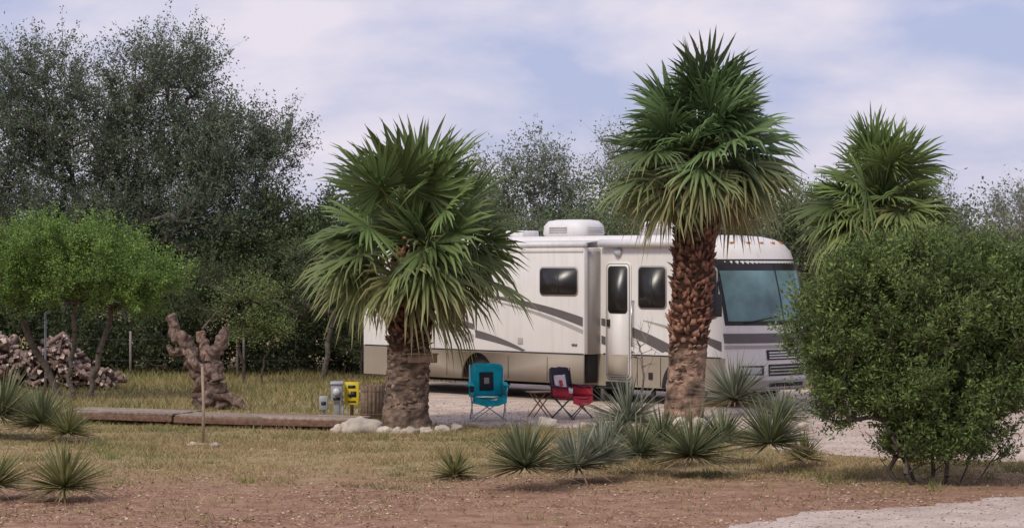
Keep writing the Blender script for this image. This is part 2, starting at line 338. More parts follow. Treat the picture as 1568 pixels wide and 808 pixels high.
make_tree('huisache_tree',[[(-8.7,46,0),(-8.75,46,.8),(-8.6,46,1.9)],[(-8.4,46.1,0),(-8.2,46,.9),(-7.9,46,2.0)],[(-9.0,46.2,0),(-9.5,46.1,1.1),(-9.9,46,2.0)]],
 [((-9.4,46,3.05),(1.1,1.3,.45),70),((-8.0,46,2.95),(.8,1.2,.40),52),((-7.25,46,2.4),(.65,1,.45),50),((-8.6,46,2.35),(1.2,1.2,.40),80),((-10.2,46,2.4),(1.0,1.2,.55),75),((-7.6,46,1.95),(.6,.8,.22),24)],
 14,twigs=8,twig_len=.55,lpt=30,leaf=(.052,.0135),spread=.035,cA=(.10,.175,.04),cB=(.27,.41,.095),bark=(.12,.10,.08),tip_r=.006,maxr=.07,up=.35,tw=.004)
make_tree('mesquite_shrub',[[(-5.6,52,0),(-5.5,52,.8)],[(-6.0,52,0),(-6.1,52,.8)]],
 [((-5.9,52,1.8),(.7,.7,.6),45),((-5.6,52,1.2),(.6,.5,.4),25)],15,twigs=7,twig_len=.45,lpt=16,leaf=(.055,.014),spread=.05,cA=(.10,.145,.045),cB=(.24,.31,.10),maxr=.04)
make_tree('mesquite_thicket',[[(-7.3,54.5,0),(-7.2,54,1.2)],[(-4.4,54,0),(-4.2,54,1.2)],[(-5.0,54.5,0),(-5.1,54,1.2)],[(-3.4,54.5,0),(-3.5,54,1.2)]],
 [((-4.4,54.5,2.3),(1.7,1,.9),110),((-3.4,54.5,1.4),(.9,.8,.9),60),((-7.2,55,2.1),(1.0,.8,.8),50)],16,twigs=6,twig_len=.55,lpt=15,leaf=(.07,.017),cA=(.045,.068,.026),cB=(.13,.175,.065),bark=(.13,.115,.095),maxr=.07,up=.5)
r=np.random.default_rng(40); cr_=[];tr_=[]
for xx in list(np.arange(-15,-1.5,.95)): 
    yy=r.uniform(56,59); h=r.uniform(1.3,2.6); tr_.append([(xx,yy,0),(xx,yy,.5)]); cr_.append(((xx,yy,h*.45),(.9,.8,h*.5),46))
for xx in list(np.arange(0,17,1.5)):
    yy=r.uniform(68,73); h=r.uniform(2.4,3.4); tr_.append([(xx,yy,0),(xx,yy,.7)]); cr_.append(((xx,yy,h*.5),(1.2,.9,h*.5),50))
make_tree('brush_thicket',tr_,cr_,41,step=.6,twigs=6,twig_len=.5,lpt=13,leaf=(.10,.03),spread=.1,cA=(.026,.042,.02),cB=(.095,.125,.05),maxr=.05)
def bgtree(name,cx,y,ztop,wd,seed,lpt,cA,cB,n=120,leaf=(.10,.024)):
    r=np.random.default_rng(seed*3); cw=[]
    for k in range(5):
        cw.append(((cx+r.uniform(-.8,.8)*wd,y+r.uniform(-.5,.5),ztop*r.uniform(.5,.84)),(wd*.55,wd*.5,ztop*.13),int(n*.3)))
    cw.append(((cx,y,ztop*.45),(wd,wd*.8,ztop*.2),int(n*.5)))
    make_tree(name,[[(cx,y,0),(cx+.2,y,1.5),(cx,y,ztop*.5)]],cw,seed,twigs=6,twig_len=1.0,lpt=lpt,leaf=leaf,spread=.06,cA=cA,cB=cB,bark=(.25,.225,.20),up=.6,maxr=.10)
G1=((.13,.165,.11),(.28,.335,.23)); G2=((.085,.12,.055),(.21,.27,.12))
bgtree('mesquite_tree',-2.6,66,5.6,1.9,21,15,*G2,n=150)
bgtree('mesquite_tree',0.3,67,7.0,1.7,22,11,*G1,n=150)
bgtree('mesquite_tree',3.1,68,7.1,2.0,23,3,*G1,n=150)
bgtree('mesquite_tree',1.6,62,4.8,2.2,24,13,*G2,n=160)
bgtree('mesquite_tree',5.2,64,5.2,2.1,25,12,*G2,n=160)
bgtree('mesquite_tree',7.7,62,5.0,1.6,26,13,*G2,n=140)
bgtree('mesquite_tree',10.6,60,4.8,1.6,27,10,*G1,n=120)
bgtree('mesquite_tree',13.0,60,5.4,1.4,28,2,*G1,n=110)
bgtree('mesquite_tree',14.8,62,4.8,1.8,29,9,*G1,n=120)
r=np.random.default_rng(50); cr_=[]; tr_=[]
for xx in np.arange(-26,27,2.2):
    h=r.uniform(3.6,5.0); yy=r.uniform(84,94); tr_.append([(xx,yy,0),(xx,yy,1.5)]); cr_.append(((xx,yy,h*.5),(2.0,1.5,h*.5),95))
make_tree('distant_tree_line',tr_,cr_,51,step=.9,twigs=5,twig_len=.9,lpt=11,leaf=(.20,.06),spread=.15,cA=(.08,.105,.07),cB=(.16,.195,.125),tip_r=.012)
make_tree('desert_olive_bush',[[(5.2+dx,28.6+dy,0),(5.2+dx*1.8,28.6+dy*1.5,.6)] for dx,dy in [(-.45,0),(-.2,.2),(.1,-.2),(.35,.1),(.0,.1),(.5,-.1),(-.3,-.25)]],
 [((5.1,28.6,2.1),(1.25,1.1,.65),330),((5.3,28.6,1.15),(1.1,.95,.6),290),((3.92,28.5,1.75),(.52,.6,.5),88),((4.15,28.5,1.15),(.48,.5,.45),80),((4.4,28.6,2.5),(.42,.5,.25),44),((5.1,28.6,2.7),(.3,.4,.22),25),((5.9,28.6,2.5),(.55,.6,.33),65),((6.4,28.6,1.7),(.7,.9,.9),160),((5.35,28.6,.45),(.8,.7,.3),120)],
 31,step=.3,twigs=7,twig_len=.48,lpt=22,leaf=(.066,.0105),spread=.026,cA=(.055,.092,.028),cB=(.22,.30,.085),bark=(.12,.10,.08),tip_r=.0045,maxr=.03,up=1.0,tw=.003,light=.45,jit=.06)
make_tree('bare_sapling',[[(2.05,37,0),(2.08,37,.8),(2.05,37,1.3)]],[((2.08,37,1.35),(.38,.3,.45),14)],33,step=.2,twigs=4,twig_len=.25,lpt=0,bark=(.22,.18,.15),tip_r=.005,tw=.004)

# ---------------------------------------------------------------- palms
def fan(mb,hub,f,s,size,nseg,droop,c0,c1,r):
    n=np.cross(f,s); n/=np.linalg.norm(n)
    A=rad(r.uniform(95,128)); dphi=2*A/nseg; Vs=[];Fs=[];Cs=[]; Z=np.array([0,0,-1.])
    for i in range(nseg):
        ph=-A+(i+.5)*dphi+r.normal(0,.02); L=size*(.68+.32*math.cos(ph*.6))*r.uniform(.86,1.1)
        d=math.cos(ph)*f+math.sin(ph)*s+n*(.20*math.cos(ph)-.04+r.normal(0,.045)); d/=np.linalg.norm(d); t=-math.sin(ph)*f+math.cos(ph)*s
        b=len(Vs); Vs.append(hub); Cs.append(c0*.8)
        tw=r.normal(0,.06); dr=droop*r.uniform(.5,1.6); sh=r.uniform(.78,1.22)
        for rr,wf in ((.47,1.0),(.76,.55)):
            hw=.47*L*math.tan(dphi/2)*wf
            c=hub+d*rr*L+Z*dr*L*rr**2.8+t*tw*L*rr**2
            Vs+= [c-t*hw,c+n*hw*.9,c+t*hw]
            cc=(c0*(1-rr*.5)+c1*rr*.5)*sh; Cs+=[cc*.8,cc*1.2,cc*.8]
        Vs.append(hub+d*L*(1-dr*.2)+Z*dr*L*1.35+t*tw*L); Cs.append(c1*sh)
        Fs+=[(b,b+1,b+2),(b,b+2,b+3),(b+1,b+4,b+5,b+2),(b+2,b+5,b+6,b+3),(b+4,b+7,b+5),(b+5,b+7,b+6)]
    mb.add(Vs,Fs,0,np.array(Cs))
def palm(name,base,top,r0,r1,boot_from,crown,nl,pet,blade,seed,low=-38,tint=(1,1,1),dead=10,smoothcol=(.20,.15,.11),yel=.5,hi=84,bootcol=(.21,.105,.065)):
    r=np.random.default_rng(seed); mb=MB(); base=np.array(base,float);top=np.array(top,float); tint=np.array(tint)
    n=60; pts=[];rr=[]
    for i in range(n+1):
        u=i/n; p=base+(top-base)*u; pts.append(p)
        R=r0+(r1-r0)*u; R*=1+.16*math.exp(-u*14); rr.append(R)
    sides=32; V=[];C=[];F=[]
    for i in range(n+1):
        for k in range(sides):
            t=2*math.pi*k/sides; d=np.array([math.cos(t),math.sin(t),0]); p=pts[i]+d*rr[i]
            ns=noise.noise(Vector(p*6))*.06+noise.noise(Vector((p[0]*4,p[1]*4,p[2]*26)))*.09+noise.noise(Vector((p[0]*30,p[1]*30,p[2]*8)))*.05
            V.append(pts[i]+d*rr[i]*(1+ns)); u=i/n
            c=np.array(smoothcol)*(1+1.0*noise.noise(Vector((p[0]*5,p[1]*5,p[2]*9)))+.9*noise.noise(Vector((p[0]*9,p[1]*9,p[2]*30))))
            if u>boot_from: c=np.array((.06,.032,.022))
            C.append(np.clip(c,.02,1))
    for i in range(n):
        for k in range(sides): F.append((i*sides+k,i*sides+(k+1)%sides,(i+1)*sides+(k+1)%sides,(i+1)*sides+k))
    mb.add(V,F,1,np.array(C))
    H=np.linalg.norm(top-base); z=.12; row=0
    while z<H+.02:
        u=z/H; p=base+(top-base)*u; R=r0+(r1-r0)*u; nb=18; fade=min(1,max(0,(z-boot_from*H+.25)/.6))
        for k in range(nb):
            if r.random()<.15+.35*(1-fade): continue
            t=2*math.pi*(k+.5*(row%2))/nb+r.normal(0,.16); d=np.array([math.cos(t),math.sin(t),0]); s=np.array([-math.sin(t),math.cos(t),0]); up=np.array([0,0,1.])
            wb=.058*r.uniform(.6,1.4); h=r.uniform(.05,.17)*(.5+.5*fade); o=r.uniform(.02,.13)*(.12+.88*fade); b=p+d*(R-.035)+up*r.normal(0,.035)
            tw=wb*r.uniform(.25,.7); sl=r.normal(0,.04)
            V=[b-s*wb,b+s*wb,b+s*wb*.8+d*.045,b-s*wb*.8+d*.045, b+up*h*.6+d*o*.3-s*tw+s*sl,b+up*h*.6+d*o*.3+s*tw+s*sl, b+up*h+d*o+s*tw*.7+s*sl+d*.025,b+up*h*r.uniform(.6,1.3)+d*o-s*tw*.7+s*sl+d*.025]
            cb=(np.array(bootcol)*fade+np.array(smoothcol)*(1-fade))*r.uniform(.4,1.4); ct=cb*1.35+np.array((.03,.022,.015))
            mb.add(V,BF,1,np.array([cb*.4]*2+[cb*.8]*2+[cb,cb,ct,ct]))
        z+=.06; row+=1
    ga=2.39996; Z=np.array([0,0,1.])
    for i in range(nl+dead):
        isd=i>=nl; u=min(1,(i+.5)/nl); azv=i*ga+r.normal(0,.3); el=rad(hi-(hi-low)*u**.85+r.normal(0,9)) if not isd else rad(r.uniform(-70,-30))
        s=np.array([-math.sin(azv),math.cos(azv),0]); rd=np.array([math.cos(azv),math.sin(azv),0])
        f=rd*math.cos(el)+Z*math.sin(el)
        Lp=pet*r.uniform(.6,1.12)*(1 if u<.75 else .85); o=top+rd*r1*.4*min(1,u*1.5)+Z*crown*(1-u)
        if isd: Lp=pet*.45; o=top+rd*r1*.7-Z*.05
        bend=.20*(.3+math.cos(el))
        pp=[o+f*Lp*q-Z*bend*Lp*q*q*.5 for q in (0,.35,.7,1.0)]
        pc=np.array((.30,.31,.11)) if not isd else np.array((.26,.18,.10))
        tube(mb,pp,[.030,.02,.016,.013],5,0,pc,cap=False)
        fd=nrm(pp[3]-pp[2]); pit=rad(r.uniform(-4,26))
        dn=nrm(-Z*1.0+rd*.6); fd=nrm(fd*math.cos(pit)+(dn-fd*np.dot(dn,fd))*math.sin(pit)) if not isd else fd
        roll=r.normal(0,.75); nn=np.cross(fd,s); s2=nrm(s*math.cos(roll)+nn*math.sin(roll))
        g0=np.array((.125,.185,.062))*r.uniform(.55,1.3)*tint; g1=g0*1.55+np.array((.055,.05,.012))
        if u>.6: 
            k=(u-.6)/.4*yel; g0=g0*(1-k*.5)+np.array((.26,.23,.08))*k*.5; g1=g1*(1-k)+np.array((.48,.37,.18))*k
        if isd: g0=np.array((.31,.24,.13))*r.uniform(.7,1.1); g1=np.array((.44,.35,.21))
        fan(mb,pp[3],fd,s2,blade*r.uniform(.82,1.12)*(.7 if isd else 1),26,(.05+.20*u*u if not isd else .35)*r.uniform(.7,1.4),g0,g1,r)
    for i in range(8):
        a=i*ga; rd=np.array([math.cos(a),math.sin(a),0]); e=rad(r.uniform(35,80)); f=rd*math.cos(e)+Z*math.sin(e); s=np.array([-math.sin(a),math.cos(a),0])
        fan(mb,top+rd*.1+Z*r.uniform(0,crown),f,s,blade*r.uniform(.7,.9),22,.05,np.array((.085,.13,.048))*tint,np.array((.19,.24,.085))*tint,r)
    return mb.obj(name,[M_palm,M_bark])
palm('fan_palm',(-1.76,38.2,0),(-1.62,38.2,2.95),.37,.30,.42,.30,50,1.05,1.12,61,low=-38,dead=6,smoothcol=(.19,.135,.10),yel=.7)
palm('fan_palm',(2.97,40.1,0),(3.24,40.1,4.50),.32,.31,.28,.45,64,.85,1.05,62,low=-42,dead=14,smoothcol=(.25,.165,.12),yel=.9,tint=(.85,.93,1.1),bootcol=(.22,.105,.07))
palm('fan_palm',(7.15,46,0),(7.3,46,3.75),.3,.26,.4,.35,44,.85,1.0,63,low=-30,dead=5,tint=(1.1,1.08,1.05))

# ---------------------------------------------------------------- yuccas
def yucca(name,x,y,R,n,seed,cA,cB,zc=.18,w=.013,flop=.10):
    r=np.random.default_rng(seed); mb=MB()
    az_=r.uniform(0,2*np.pi,n); sz=r.uniform(-.15,1,n); ce=np.sqrt(np.clip(1-sz**2,0,1)); d=np.stack([np.cos(az_)*ce,np.sin(az_)*ce,sz],1)
    c=np.array([x,y,zc])+d*.05; L=R*r.uniform(.65,1.15,n)[:,None]; s=nrm(np.cross(d,[[0,0,1.]])+r.normal(0,.15,(n,3))); nn=nrm(np.cross(s,d))
    dn=np.array([[0,0,-1.]])*(flop*ce[:,None])*r.uniform(.3,2,(n,1))
    V=[]
    for q,wf in ((0,.8),(.35,1.0),(.72,.75)):
        p=c+d*L*q+dn*L*q*q; V+=[p-s*w*wf,p-nn*w*wf*.5,p+s*w*wf]
    V.append(c+d*L+dn*L); V=np.stack(V,1); V[:,:,2]=np.maximum(V[:,:,2],.01)
    F4=np.array([(0,3,4,1),(1,4,5,2),(3,6,7,4),(4,7,8,5)]);F3=np.array([(6,9,7),(7,9,8)])
    f=r.random((n,1)); C=(np.array(cA)*(1-f)+np.array(cB)*f)*r.uniform(.7,1.25,(n,1)); low=(sz<.08)&(r.random(n)<.65); C[low]=np.array((.34,.25,.15))
    idx=np.arange(n)[:,None,None]*10
    mb.add(V.reshape(-1,3),(idx+F4[None]).reshape(-1,4),0,np.repeat(C,10,0)); mb.f.append(((idx+F3[None]).reshape(-1,3),0))
    mb.obj(name,M_palm)
gb=((.10,.125,.06),(.26,.28,.14)); gy=((.13,.14,.05),(.33,.32,.13)); gg=((.16,.175,.12),(.33,.35,.25))
for i,(x,y,R,n,c,zc) in enumerate([(.15,27.7,.64,280,gb,.27),(.80,28.6,.54,290,gg,.2),(1.10,28.9,.5,220,gg,.25),(1.62,32.4,.68,260,gg,.5),(1.62,29.8,.5,240,gb,.25),(2.28,29.4,.66,290,gb,.27),(2.0,30.8,.5,200,gb,.35),(3.36,30.1,.64,290,gb,.37),(2.85,31.4,.52,200,gb,.3),
   (3.46,36,.80,330,gg,.58),(4.1,35.5,.55,180,gg,.35),(-.72,29.1,.40,140,gy,.05),(-5.1,26.4,.58,240,gy,.15),(-5.95,26.6,.52,220,gy,.15),(-7.9,35.8,.8,300,gb,.35),(-7.2,35.5,.7,280,gb,.25),(-6.7,35.0,.5,180,gy,.15),(-8.6,36,.7,240,gb,.3),(3.9,31.0,.35,120,gy,.1),(1.35,31.6,.45,180,gg,.3)]):
    yucca('yucca_plant',x,y,R,n,100+i,c[0],c[1],zc)

# ---------------------------------------------------------------- rocks
def rock(name,x,y,sx,sy,sz,seed,col=(.58,.50,.41)):
    import bmesh
    bm=bmesh.new(); bmesh.ops.create_icosphere(bm,subdivisions=3,radius=1); V=[]
    for v in bm.verts:
        p=v.co; k=1+.45*noise.noise(p*1.2+Vector((seed,0,0)))+.25*noise.noise(p*3.2+Vector((0,seed,0)))
        q=p*k; V.append((x+q.x*sx,y+q.y*sy,sz*.5+q.z*sz))
    F=[tuple(v.index for v in f.verts) for f in bm.faces]; bm.free()
    mb=MB(); mb.add(V,F,0,np.array(col)*(.65+.35*((seed*7.3)%1))); mb.obj(name,M_rock)
for i,(x,y,s,h) in enumerate([(-2.44,37.0,.33,.17),(-2.02,36.9,.13,.08),(-1.83,36.85,.10,.07),(-1.62,36.8,.13,.08),(-1.38,37.0,.11,.07),(-1.12,37.2,.13,.08),(-.9,37.6,.10,.07),(-2.80,37.2,.10,.08),(2.5,39.1,.12,.07),(2.78,39.0,.14,.08),(3.15,39.0,.13,.08),(3.45,39.2,.12,.08),(.6,38.5,.16,.11),(.34,38.6,.10,.07),(4.35,37.2,.22,.15),(4.65,37.6,.2,.13),(1.2,38.4,.1,.06),(-4.4,34.3,.10,.04),(-4.75,34.5,.07,.04)]):
    rock('limestone_rock',x,y,s,s*.7,h,i*3.1+1)

# ---------------------------------------------------------------- motorhome
RV=empty('motorhome',(-3.31,50.6,0),-math.atan2(.711,.704))
W=plain('rv_white_paint',(.76,.73,.69),.42,0,.03,2,coat=.08,dirt=.22); TAN=plain('rv_tan_paint',(.32,.27,.21),.6,0,.06,2,dirt=.3); DG=plain('rv_grey_graphic',(.12,.105,.10),.45,0,.06,4); LG=plain('rv_light_grey',(.38,.35,.32),.5,0,.04,4)
BK=plain('rv_black_trim',(.015,.015,.016),.5); RUB=plain('tyre_rubber',(.02,.02,.02),.85,bump=.3); GL=plain('rv_tinted_glass',(.016,.014,.013),.3,0,.2); CH=plain('rv_chrome',(.5,.5,.5),.3,.9)
LN=plain('lamp_lens',(.5,.52,.55),.1,0,.1,20); AMB=plain('amber_lens',(.6,.2,.03),.2); TEAL=plain('windshield_glass_with_curtain',(.14,.25,.255),.16,0,.5,1.3); RIM=plain('wheel_rim',(.5,.5,.5),.3,.7); ROOF=plain('rv_roof_white',(.72,.71,.70),.5,0,.03,dirt=.3); WALLSH=plain('rv_underside_and_shade',(.03,.028,.026),.9)  # WALLSH: underside black, also used as painted shade below the slide-out
zs=[.32,.6,.94,1.3,1.6,2.0,2.4,2.75,2.95,3.08,3.17,3.23,3.26]; ins=[0,0,0,0,0,0,0,0,0,.02,.06,.14,.35]
xf=[10.75,10.84,10.84,10.80,10.74,10.66,10.56,10.46,10.36,10.22,10.02,9.74,9.3]
def XF(z): return float(np.interp(z,zs,xf))
def surf(v,z,off=0):
    i=float(np.interp(z,zs,ins)); return (XF(z)-.48*abs(v)**2.8+off,1.25+(1.25-i+off*abs(v)**4)*v,z)
mb=MB(); NV=25; V=[]
for z in zs:
    i=float(np.interp(z,zs,ins))
    row=[(.0+i*.5,.25+i,z),(.03+i*.5,.07+i,z),(.12+i*.5,i,z)]
    for xx in (2.4,5,7.2,9.0): row.append((xx,i,z))
    for k in range(NV): row.append(surf(-1+2*k/(NV-1),z))
    for xx in (9.0,7.2,5,2.4): row.append((xx,2.5-i,z))
    row+=[(.12+i*.5,2.5-i,z),(.03+i*.5,2.43-i,z),(i*.5,2.25-i,z)]
    V+=row; m_=len(row)
F=[];FT=[]
for a in range(len(zs)-1):
    for k in range(m_):
        q=(a*m_+k,a*m_+(k+1)%m_,(a+1)*m_+(k+1)%m_,(a+1)*m_+k)
        front=7<=k<=7+NV-2
        (FT if zs[a]<.93 and not front else F).append(q)
F.append(tuple((len(zs)-1)*m_+k for k in range(m_)))
mb.add(V,F,0); mb.f.append((np.array(FT),1)); mb.f.append((np.array([tuple(range(m_))[::-1]]),2))
body=mb.obj('body_shell',[W,TAN,WALLSH],parent=RV)
for p in body.data.polygons: p.use_smooth=abs(p.normal.z)<.99
try: body.data.set_sharp_from_angle(angle=rad(35))
except Exception: pass
def patch(name,v0,v1,z0,z1,mat,off,nv=24,nz=5):
    mb=MB();V=[];F=[]
    for j in range(nz+1):
        for i in range(nv+1):
            u=i/nv; V.append(surf(v0+(v1-v0)*u,z0+(z1-z0)*j/nz,off))
    for j in range(nz):
        for i in range(nv): a=j*(nv+1)+i; F.append((a,a+1,a+nv+2,a+nv+1))
    mb.add(V,F); return mb.obj(name,mat,smooth=True,parent=RV)
patch('windshield_frame',-.965,.965,1.55,2.79,BK,.006)
patch('windshield_glass',-.925,.925,1.63,2.70,TEAL,.016)
patch('windshield_shade',-.925,.925,2.58,2.70,GL,.020)
patch('windshield_post',-.012,.012,1.63,2.70,BK,.024,nv=2)
patch('front_stripe_dark',-1,.55,1.22,1.40,DG,.012)
patch('front_stripe_light',-1,1,1.12,1.18,LG,.012)
patch('front_panel_dark',-.45,.98,.90,1.09,BK,.012)
for i,z in enumerate((.93,.98,1.03)): patch(f'front_louver_{i}',-.42,.98,z,z+.022,W,.03,nz=1)
patch('front_lower_skirt',-1,1,.33,.50,TAN,.006)
patch('front_grille',-.42,.42,.60,.82,BK,.008)
for i in range(3): patch(f'grille_bar_{i}',-.4,.4,.64+i*.06,.66+i*.06,CH,.02,nz=1)
patch('headlight_near',-.86,-.50,.62,.80,BK,.008); patch('headlight_lens_near',-.82,-.55,.65,.77,LN,.02)
patch('headlight_far',.50,.86,.62,.80,BK,.008); patch('headlight_lens_far',.55,.82,.65,.77,LN,.02)
patch('front_bumper',-.97,.97,.36,.52,LG,.05); patch('bumper_slot',-.4,.4,.40,.47,BK,.056)
mb=MB()
for v0,v1 in ((-.75,-.15),(-.05,.55)): tube(mb,[surf(v0+(v1-v0)*t,1.60+.12*t,.04) for t in (0,.3,.6,1)],.012,5)
mb.obj('wipers',BK,parent=RV)
def rpoly(x0,x1,z0,z1,rr,n=5):
    P=[]
    for cx,cz,a0 in ((x1-rr,z1-rr,0),(x0+rr,z1-rr,90),(x0+rr,z0+rr,180),(x1-rr,z0+rr,270)):
        for k in range(n+1): a=rad(a0+90*k/n); P.append((cx+rr*math.cos(a),cz+rr*math.sin(a)))
    return P
def side(name,P,y,mat,th=.02,parent=RV):
    import bmesh
    mb=MB(); n=len(P); V=[(x,y,z) for x,z in P]+[(x,y-th,z) for x,z in P]
    F=[tuple(range(n)),tuple(range(2*n-1,n-1,-1))]+[(i,n+i,n+(i+1)%n,(i+1)%n) for i in range(n)]
    mb.add(V,F); o=mb.obj(name,mat,parent=parent)
    bm=bmesh.new(); bm.from_mesh(o.data); bmesh.ops.recalc_face_normals(bm,faces=bm.faces); bm.to_mesh(o.data); bm.free(); return o
def window(name,x0,x1,z0,z1,y,split=True):
    side(name+'_surround',rpoly(x0-.03,x1+.03,z0-.03,z1+.03,.10),y,LG,.008); side(name+'_frame',rpoly(x0,x1,z0,z1,.08),y-.008,BK,.014); side(name+'_glass',rpoly(x0+.035,x1-.035,z0+.035,z1-.035,.06),y-.021,GL,.006)
    if split: side(name+'_bar',rpoly((x0+x1)/2-.012,(x0+x1)/2+.012,z0+.03,z1-.03,.005),y-.026,BK,.01)
ys=-.5; S0,S1=1.6,7.18
P=[(S0,.36)]
for k in range(13): a=math.pi-math.pi*k/12; P.append((4.2+.48*math.cos(a),.36+.54*math.sin(a)))
P+=[(S1,.36),(S1,.94),(S0,.94)]
side('slideout_skirt',P,ys+.04,TAN,.04)
mb=MB(); box(mb,((S0+S1)/2,ys/2,(.94+3.02)/2),(S1-S0,-ys,3.02-.94)); mb.obj('slideout_box',W,parent=RV,bevel=.02)
mb=MB(); box(mb,(S1+.012,ys+.05,1.98),(.03,.10,2.06)); box(mb,(S0-.012,ys+.05,1.98),(.03,.10,2.06)); box(mb,((S0+S1)/2,ys-.006,2.97),(S1-S0,.03,.07)); mb.obj('slideout_flange',W,parent=RV,bevel=.006)
mb=MB(); box(mb,((S0+S1)/2,-.2,.65),(S1-S0-.1,.3,.55)); mb.obj('slideout_shade_fill',WALLSH,parent=RV)  # near-black block, stands in for the shade in the cavity below the slide-out
mb=MB(); box(mb,(S1-.02,-.23,1.95),(.05,.40,2.0)); mb.obj('slideout_end_panel',LG,parent=RV)
mb=MB(); tube(mb,[(S0,ys+.02,3.08),(S1+.05,ys+.02,3.08)],.055,12); box(mb,((S0+S1)/2,-.22,3.13),(S1-S0-.1,.5,.015),rx=.1); mb.obj('slideout_awning',ROOF,parent=RV)
window('slide_window',6.02,7.02,2.10,2.62,ys-.001)
y1=ys-.002
def sw(name,top,bot,y,mat,n=16):
    def ev(c,u):
        (x0,z0),(x1,z1),(x2,z2)=c; return ((1-u)**2*x0+2*u*(1-u)*x1+u*u*x2,(1-u)**2*z0+2*u*(1-u)*z1+u*u*z2)
    P=[ev(top,k/n) for k in range(n+1)]+[ev(bot,k/n) for k in range(n,-1,-1)]
    mb=MB(); N=n+1; V=[(x,y-.003,z) for x,z in P]; F=[(k,k+1,2*N-2-k,2*N-1-k) for k in range(n)]
    mb.add(V,F); mb.obj(name,mat,parent=RV)
sw('graphic_swoosh_a',[(4.2,2.10),(5.8,2.0),(7.17,1.66)],[(4.2,2.08),(5.8,1.86),(7.17,1.48)],y1,DG)
sw('graphic_swoosh_b',[(4.5,1.98),(5.9,1.82),(7.17,1.42)],[(4.5,1.97),(5.9,1.74),(7.17,1.34)],y1,LG)
sw('graphic_swoosh_c',[(1.7,1.78),(2.9,1.72),(4.1,1.48)],[(1.7,1.74),(2.9,1.60),(4.1,1.36)],y1,DG)
sw('graphic_swoosh_d',[(2.2,1.62),(3.2,1.50),(4.1,1.26)],[(2.2,1.58),(3.2,1.36),(4.1,1.10)],y1,LG)
sw('graphic_swoosh_e',[(4.15,1.36),(4.9,1.24),(5.6,.98)],[(4.15,1.20),(4.9,1.10),(5.5,.96)],y1,DG)
sw('graphic_swoosh_f',[(7.2,1.64),(8.1,1.52),(9.1,1.12)],[(7.2,1.50),(8.1,1.30),(8.8,1.00)],-.001,DG)
sw('graphic_swoosh_g',[(7.2,1.30),(7.6,1.22),(8.1,.98)],[(7.2,1.14),(7.5,1.06),(7.8,.96)],-.001,DG)
sw('graphic_swoosh_h',[(8.3,1.62),(9.2,1.5),(10.26,1.22)],[(8.3,1.60),(9.2,1.42),(10.26,1.10)],-.001,LG)
sw('graphic_swoosh_i',[(9.5,1.42),(9.9,1.34),(10.27,1.24)],[(9.5,1.38),(9.9,1.2),(10.27,1.06)],-.002,DG)
sw('graphic_rear_line',[(.15,1.80),(.8,1.79),(1.55,1.75)],[(.15,1.76),(.8,1.75),(1.55,1.69)],-.001,DG)
sw('graphic_rear_line_b',[(.15,1.62),(.8,1.60),(1.55,1.54)],[(.15,1.59),(.8,1.57),(1.55,1.50)],-.001,LG)
mb=MB()
for x in (2.3,3.3,5.1,6.2): box(mb,(x,ys-.002,.63),(.012,.006,.46))
box(mb,((S0+S1)/2,ys-.003,.945),(S1-S0,.012,.02))
for x in (.9,8.15,8.75): box(mb,(x,-.003,.63),(.012,.008,.55))
box(mb,(8.75,-.004,.945),(3.0,.012,.02)); box(mb,(.85,-.004,.945),(1.4,.012,.02)); mb.obj('compartment_seams',BK,parent=RV)
mb=MB(); box(mb,(5.45,ys-.006,1.16),(.14,.012,.13)); box(mb,(3.5,ys-.006,2.62),(.35,.01,.04)); mb.obj('outlet_covers',LG,parent=RV,bevel=.004)
mb=MB(); box(mb,(6.95,ys-.008,1.12),(.14,.015,.04)); box(mb,(6.3,ys-.008,.55),(.1,.02,.06)); box(mb,(8.95,-.01,1.05),(.12,.015,.04)); mb.obj('badges_and_latches',DG,parent=RV)
for i,(x,y,z) in enumerate([(6.6,ys-.012,.5),(8.5,-.012,.55)]):
    mb=MB(); box(mb,(x,y,z),(.1,.02,.13)); mb.obj(f'latch_{i}',BK,parent=RV,bevel=.004)
mb=MB(); box(mb,(3.45,ys-.03,2.02),(.05,.05,1.25)); mb.obj('awning_arm_rear',W,parent=RV,bevel=.006)
side('door_frame_outer',rpoly(7.33,8.0,.46,2.74,.10),-.001,W,.022); side('door_gap',rpoly(7.36,7.97,.49,2.71,.09),-.022,DG,.003)
side('door_leaf',rpoly(7.375,7.955,.505,2.695,.08),-.024,W,.008); side('door_lower_panel',rpoly(7.40,7.93,.53,.94,.03),-.031,TAN,.004)
side('door_window_frame',rpoly(7.41,7.92,1.74,2.66,.08),-.031,BK,.012); side('door_window_glass',rpoly(7.45,7.88,1.78,2.62,.06),-.042,GL,.006)
mb=MB(); box(mb,(7.43,-.05,1.55),(.07,.04,.14)); mb.obj('door_handle',BK,parent=RV,bevel=.006)
mb=MB(); box(mb,(8.06,-.06,1.55),(.025,.03,.9)); box(mb,(8.06,-.03,1.12),(.025,.06,.03)); box(mb,(8.06,-.03,1.98),(.025,.06,.03)); mb.obj('grab_rail',CH,parent=RV)
mb=MB(); box(mb,(7.66,-.18,.30),(.6,.3,.03)); box(mb,(7.66,.02,.36),(.55,.2,.1)); mb.obj('entry_step',BK,parent=RV,bevel=.005)
window('dinette_window',8.2,8.88,1.86,2.64,-.001)
window('cab_window',9.55,10.15,1.70,2.62,-.001,False)
mb=MB(); tube(mb,[(7.66,-.0,2.93),(7.66,-.06,2.93)],[.10,.085],16); mb.obj('porch_light',LN,parent=RV)
mb=MB(); tube(mb,[(7.24,-.09,3.10),(9.55,-.09,3.10)],.075,14); box(mb,(8.4,-.03,3.16),(2.35,.1,.04)); box(mb,(9.52,-.07,2.1),(.05,.05,2.0)); mb.obj('entry_awning',ROOF,parent=RV)
